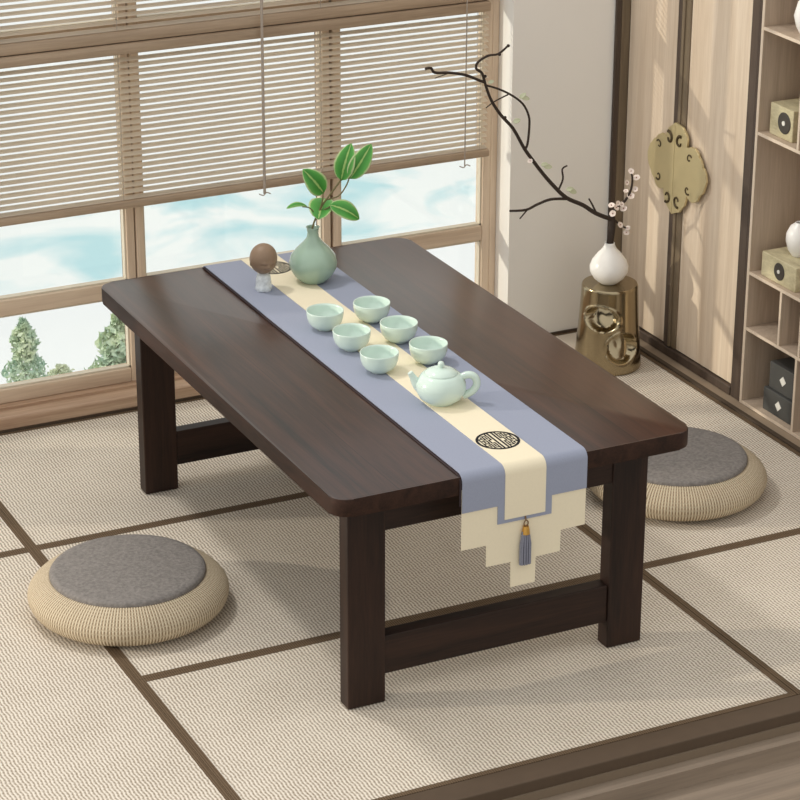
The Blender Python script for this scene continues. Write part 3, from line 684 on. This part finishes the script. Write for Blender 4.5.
leaf((.375, .866, .562), (.334, .864, .613), .040, nc + Vector((0, 0, .25)))
leaf((.360, .858, .517), (.404, .924, .531), .046, Vector((0, -.15, 1)), bend=.10)
leaf((.388, .868, .538), (.438, .850, .509), .036, nc + Vector((.1, 0, .5)), bend=.12)
leaf((.345, .872, .5405), (.303, .868, .543), .016, Vector((0, -.25, 1)), fold=.3)

# ------------------------------------------------------------------ stool, white vase, branch
sx_, sy_ = 1.143, 1.138; SH = .180
bm = bmesh.new(); NS, NZ = 144, 84
fa = math.atan2(-4.207, -2.547)
rings = []
def rad(f): return .0712 - .0130 * f ** .9 - .0012 * math.sin(PI * f)
holes = [(-.26, .120, .60, .0245, -.10), (.50, .057, .52, .0315, .45)]
for j in range(NZ + 1):
    f = j / NZ; z = SH * f; row = []
    edge = .0025
    for k in range(NS):
        a = 2 * PI * k / NS; R_ = rad(f)
        if f < .02: R_ -= .002 * (1 - f / .02)
        if f > .985: R_ -= .002 * (f - .985) / .015
        th_ = (a - fa + PI) % (2 * PI) - PI
        dr_ = 0
        for rep in (0, PI, -PI):
            for t0, zc, hw, hh, tilt in holes:
                uu_ = (th_ - t0 - rep) ; uu_ = (uu_ + PI) % (2 * PI) - PI
                vv = z - zc; x_ = uu_ * .064; c_, s_ = math.cos(tilt), math.sin(tilt)
                xr, zr = x_ * c_ + vv * s_, -x_ * s_ + vv * c_
                rho = math.hypot(xr / (hw * .064), zr / hh)
                if rho < 1.0:
                    e1 = min(1, (1 - rho) / .10); dr_ = max(dr_, .014 * e1 * e1 * (3 - 2 * e1) + .022 * max(0, min(1, (.5 + .5 * zr / hh))) * e1 * (1 - rho * .4))
                elif rho < 1.22:
                    dr_ = min(dr_, -.0032 * math.sin(PI * (rho - 1) / .22) * (1 if zr < 0 else .4)) if dr_ <= 0 else dr_
        R_ -= dr_
        row.append(bm.verts.new((sx_ + R_ * math.cos(a), sy_ + R_ * math.sin(a), .001 + z)))
    rings.append(row)
for A, C in zip(rings, rings[1:]):
    for k in range(NS): bm.faces.new((A[k], A[(k + 1) % NS], C[(k + 1) % NS], C[k]))
bm.faces.new(rings[0][::-1]); bm.faces.new(rings[-1])
tag(obj('drum_stool', bm, M['bronze'], None, (sx_, sy_, .001), sm=45), 'polished bronze drum stool with carved oval hollows in the corner', 'stool')
zv = SH + .0015
bm = bmesh.new(); lathe(bm, [(0, 0), (.016, 0), (.0185, .0015), (.0310, .012), (.0390, .026), (.0398, .037), (.0352, .050), (.0248, .064), (.0138, .076), (.0102, .084), (.0102, .0875), (.0085, .0875), (.0085, .08), (.010, .07), (0, .05)], (sx_ - .004, sy_, zv), 56)
tag(obj('vase', bm, M['white'], None, (sx_ - .004, sy_, zv), sm=0), 'white teardrop vase standing on the bronze stool', 'vase')
br = thing('flowering_branch', 'bare dark branch with a few pale blossoms standing in the white vase', 'branch', (sx_ - .004, sy_, zv + .06))
D = {"main": [(1.147, 0.315), (1.108, 0.334), (1.077, 0.356), (1.038, 0.377), (1.007, 0.407), (0.98, 0.438), (0.957, 0.468), (0.938, 0.494), (0.912, 0.538), (0.885, 0.568), (0.863, 0.6), (0.85, 0.631), (0.841, 0.658), (0.828, 0.669), (0.832, 0.682), (0.854, 0.692), (0.876, 0.693), (0.897, 0.707)],
"A": [(0.847, 0.64), (0.837, 0.644), (0.805, 0.659), (0.77, 0.668), (0.738, 0.672), (0.729, 0.682), (0.717, 0.682)],
"A2": [(0.77, 0.668), (0.738, 0.661)],
"Bl": [(0.94, 0.492), (0.945, 0.503), (0.948, 0.536), (0.946, 0.56), (0.932, 0.586), (0.906, 0.607), (0.877, 0.623), (0.851, 0.633)],
"B2": [(0.899, 0.609), (0.87, 0.599), (0.85, 0.588)],
"C": [(1.038, 0.375), (1.001, 0.379), (0.971, 0.373), (0.945, 0.365), (0.908, 0.368)],
"C2": [(0.947, 0.364), (0.931, 0.348)],
"D": [(1.019, 0.397), (1.028, 0.418), (1.026, 0.439), (1.037, 0.445)],
"E": [(1.109, 0.334), (1.099, 0.353), (1.09, 0.368)],
"F": [(1.147, 0.318), (1.154, 0.338), (1.176, 0.352), (1.189, 0.375), (1.191, 0.399), (1.185, 0.414)],
"G": [(1.148, 0.317), (1.167, 0.301), (1.187, 0.288)]}
bm = bmesh.new(); yb_ = 1.146
tube(bm, smooth_path([(sx_ - .004, sy_, zv + .055), (sx_ - .002, sy_ + .002, zv + .09), (1.148, yb_, .300), (1.147, yb_, .322)]), [.0072] * 9 + [.0068, .0066, .0062, .0055], 10)
P_ = [(x, yb_, z) for x, z in D['main']]; sm_ = smooth_path(P_); tube(bm, sm_, [.0046 - .0026 * i / len(sm_) for i in range(len(sm_))], 8)
obj('main_stem', bm, M['bark'], br, sm=0)
for k, (ra, rb) in dict(A=(.0022, .0022), A2=(.0008, .0006), Bl=(.0020, .0015), B2=(.0012, .0008), C=(.0024, .0019), C2=(.0013, .0009), D=(.0017, .0013), E=(.0017, .0012), F=(.0026, .0014), G=(.0019, .0010)).items():
    sm_ = smooth_path([(x, yb_ - .001, z) for x, z in D[k]]); n = len(sm_)
    bm = bmesh.new(); tube(bm, sm_, [1.3 * (ra + (rb - ra) * i / n) for i in range(n)], 7); obj('twig', bm, M['bark'], br, sm=0)
def petals(bm, c, r_, nrm, n=5):
    nrm = Vector(nrm).normalized(); a = nrm.orthogonal().normalized(); b = nrm.cross(a); c = Vector(c)
    for k in range(n):
        t_ = 2 * PI * k / n; dd = a * math.cos(t_) + b * math.sin(t_); sd = nrm.cross(dd)
        ctr = bm.verts.new(c); ring = []
        for q in range(7):
            w_ = -1 + 2 * q / 6; ring.append(bm.verts.new(c + dd * r_ * (.55 + .45 * math.cos(w_ * 1.3)) + sd * r_ * .55 * math.sin(w_ * 1.5) + nrm * r_ * .25))
        for q in range(6): bm.faces.new((ctr, ring[q], ring[q + 1]))
flow = [(1.185, 0.414), (1.199, 0.398), (1.197, 0.374), (1.176, 0.391), (1.187, 0.361), (1.142, 0.347), (1.157, 0.35), (1.171, 0.336), (1.146, 0.329), (1.164, 0.302), (1.183, 0.292), (1.175, 0.373), (0.950, 0.467), (1.180, .283), (1.153, .341), (1.166, .346)]
proto = None
for i, (x, z) in enumerate(flow):
    loc = Vector((x, yb_ - .004, z))
    if proto is None:
        bm = bmesh.new(); petals(bm, loc, .0064, nc + Vector((.2, 0, .3)), 5); proto = obj('blossom', bm, M['petal'], br); p0 = loc
        md = proto.modifiers.new('thickness', 'SOLIDIFY'); md.thickness = .0005
        bm = bmesh.new(); lathe(bm, [(0, 0), (.0009, .0004), (.0007, .003), (0, .0034)], loc, 8, axis=(nc + Vector((.2, 0, .3))).normalized()); st_ = obj('flower_centre', bm, M['stamen'], proto)
        # give blossoms their own pivot
    else:
        c = proto.copy(); COL.objects.link(c); c.parent = br; s = .8 + .4 * random.random(); rot = Matrix.Rotation(random.uniform(-.6, .6), 4, Vector((random.random(), random.random(), random.random())).normalized())
        piv = p0 - WL[br.name]; c.matrix_local = Matrix.Translation(loc - WL[br.name]) @ rot @ Matrix.Scale(s, 4) @ Matrix.Translation(-piv)
        k = st_.copy(); COL.objects.link(k); k.parent = c
for (x, z, a, ln, w_) in ((.936, .598, -.3, .018, .009), (.930, .604, .7, .016, .008), (.918, .554, .3, .015, .010), (.991, .450, -.2, .018, .010), (.983, .456, .2, .014, .008), (1.049, .391, -.5, .020, .011), (1.043, .396, .2, .015, .009), (.859, .640, .3, .012, .007)):
    leaf((x - .5 * ln * math.cos(a), yb_ - .002, z - .5 * ln * math.sin(a)), (x + .5 * ln * math.cos(a), yb_ - .006, z + .5 * ln * math.sin(a)), w_, nc, parent=br, mat=M['paleleaf'], name='petal_leaf')
for x, z in ((.897, .707), (.878, .692), (.893, .563), (.847, .652)):
    bm = bmesh.new(); bmesh.ops.create_icosphere(bm, subdivisions=2, radius=.0034)
    for v in bm.verts: v.co += Vector((x, yb_ - .001, z))
    obj('bud', bm, M['bark'], br, sm=0)

# ------------------------------------------------------------------ round seat cushions
def cushion(label):
    t = thing('seat_cushion', label, 'seat cushion', (0, 0, 0), 'round rattan seat cushions')
    R_ = .168
    prof = [(0, 0), (.115, 0), (.14, .003), (.159, .012), (R_, .028), (R_ * .99, .042), (.155, .055), (.139, .064), (.129, .067), (.120, .065), (0, .063)]
    P = [(p.x, p.y) for p in smooth_path([(a, b, 0) for a, b in prof], 3)]; P = [(max(0, a), b) for a, b in P]
    bm = bmesh.new(); lathe(bm, P, (0, 0, 0), 96); o = obj('woven_base', bm, M['rattan'], t, sm=0)
    prof = [(0, .064), (.128, .064), (.1305, .066), (.1305, .071), (.128, .0745), (.12, .076), (0, .077)]
    bm = bmesh.new(); lathe(bm, prof, (0, 0, 0), 96); o = obj('pad', bm, M['pad'], t, sm=50); o['label'] = 'flat round grey fabric pad'
    return t
c1 = cushion('round rattan seat cushion with grey pad on the mat left of the table'); c1.location = (-.140, .535, .0009)
c2 = c1.copy(); COL.objects.link(c2); c2.location = (.938, .540, .0009); c2['label'] = 'round rattan seat cushion with grey pad behind the right table leg'
for ch in list(c1.children):
    k = ch.copy(); COL.objects.link(k); k.parent = c2
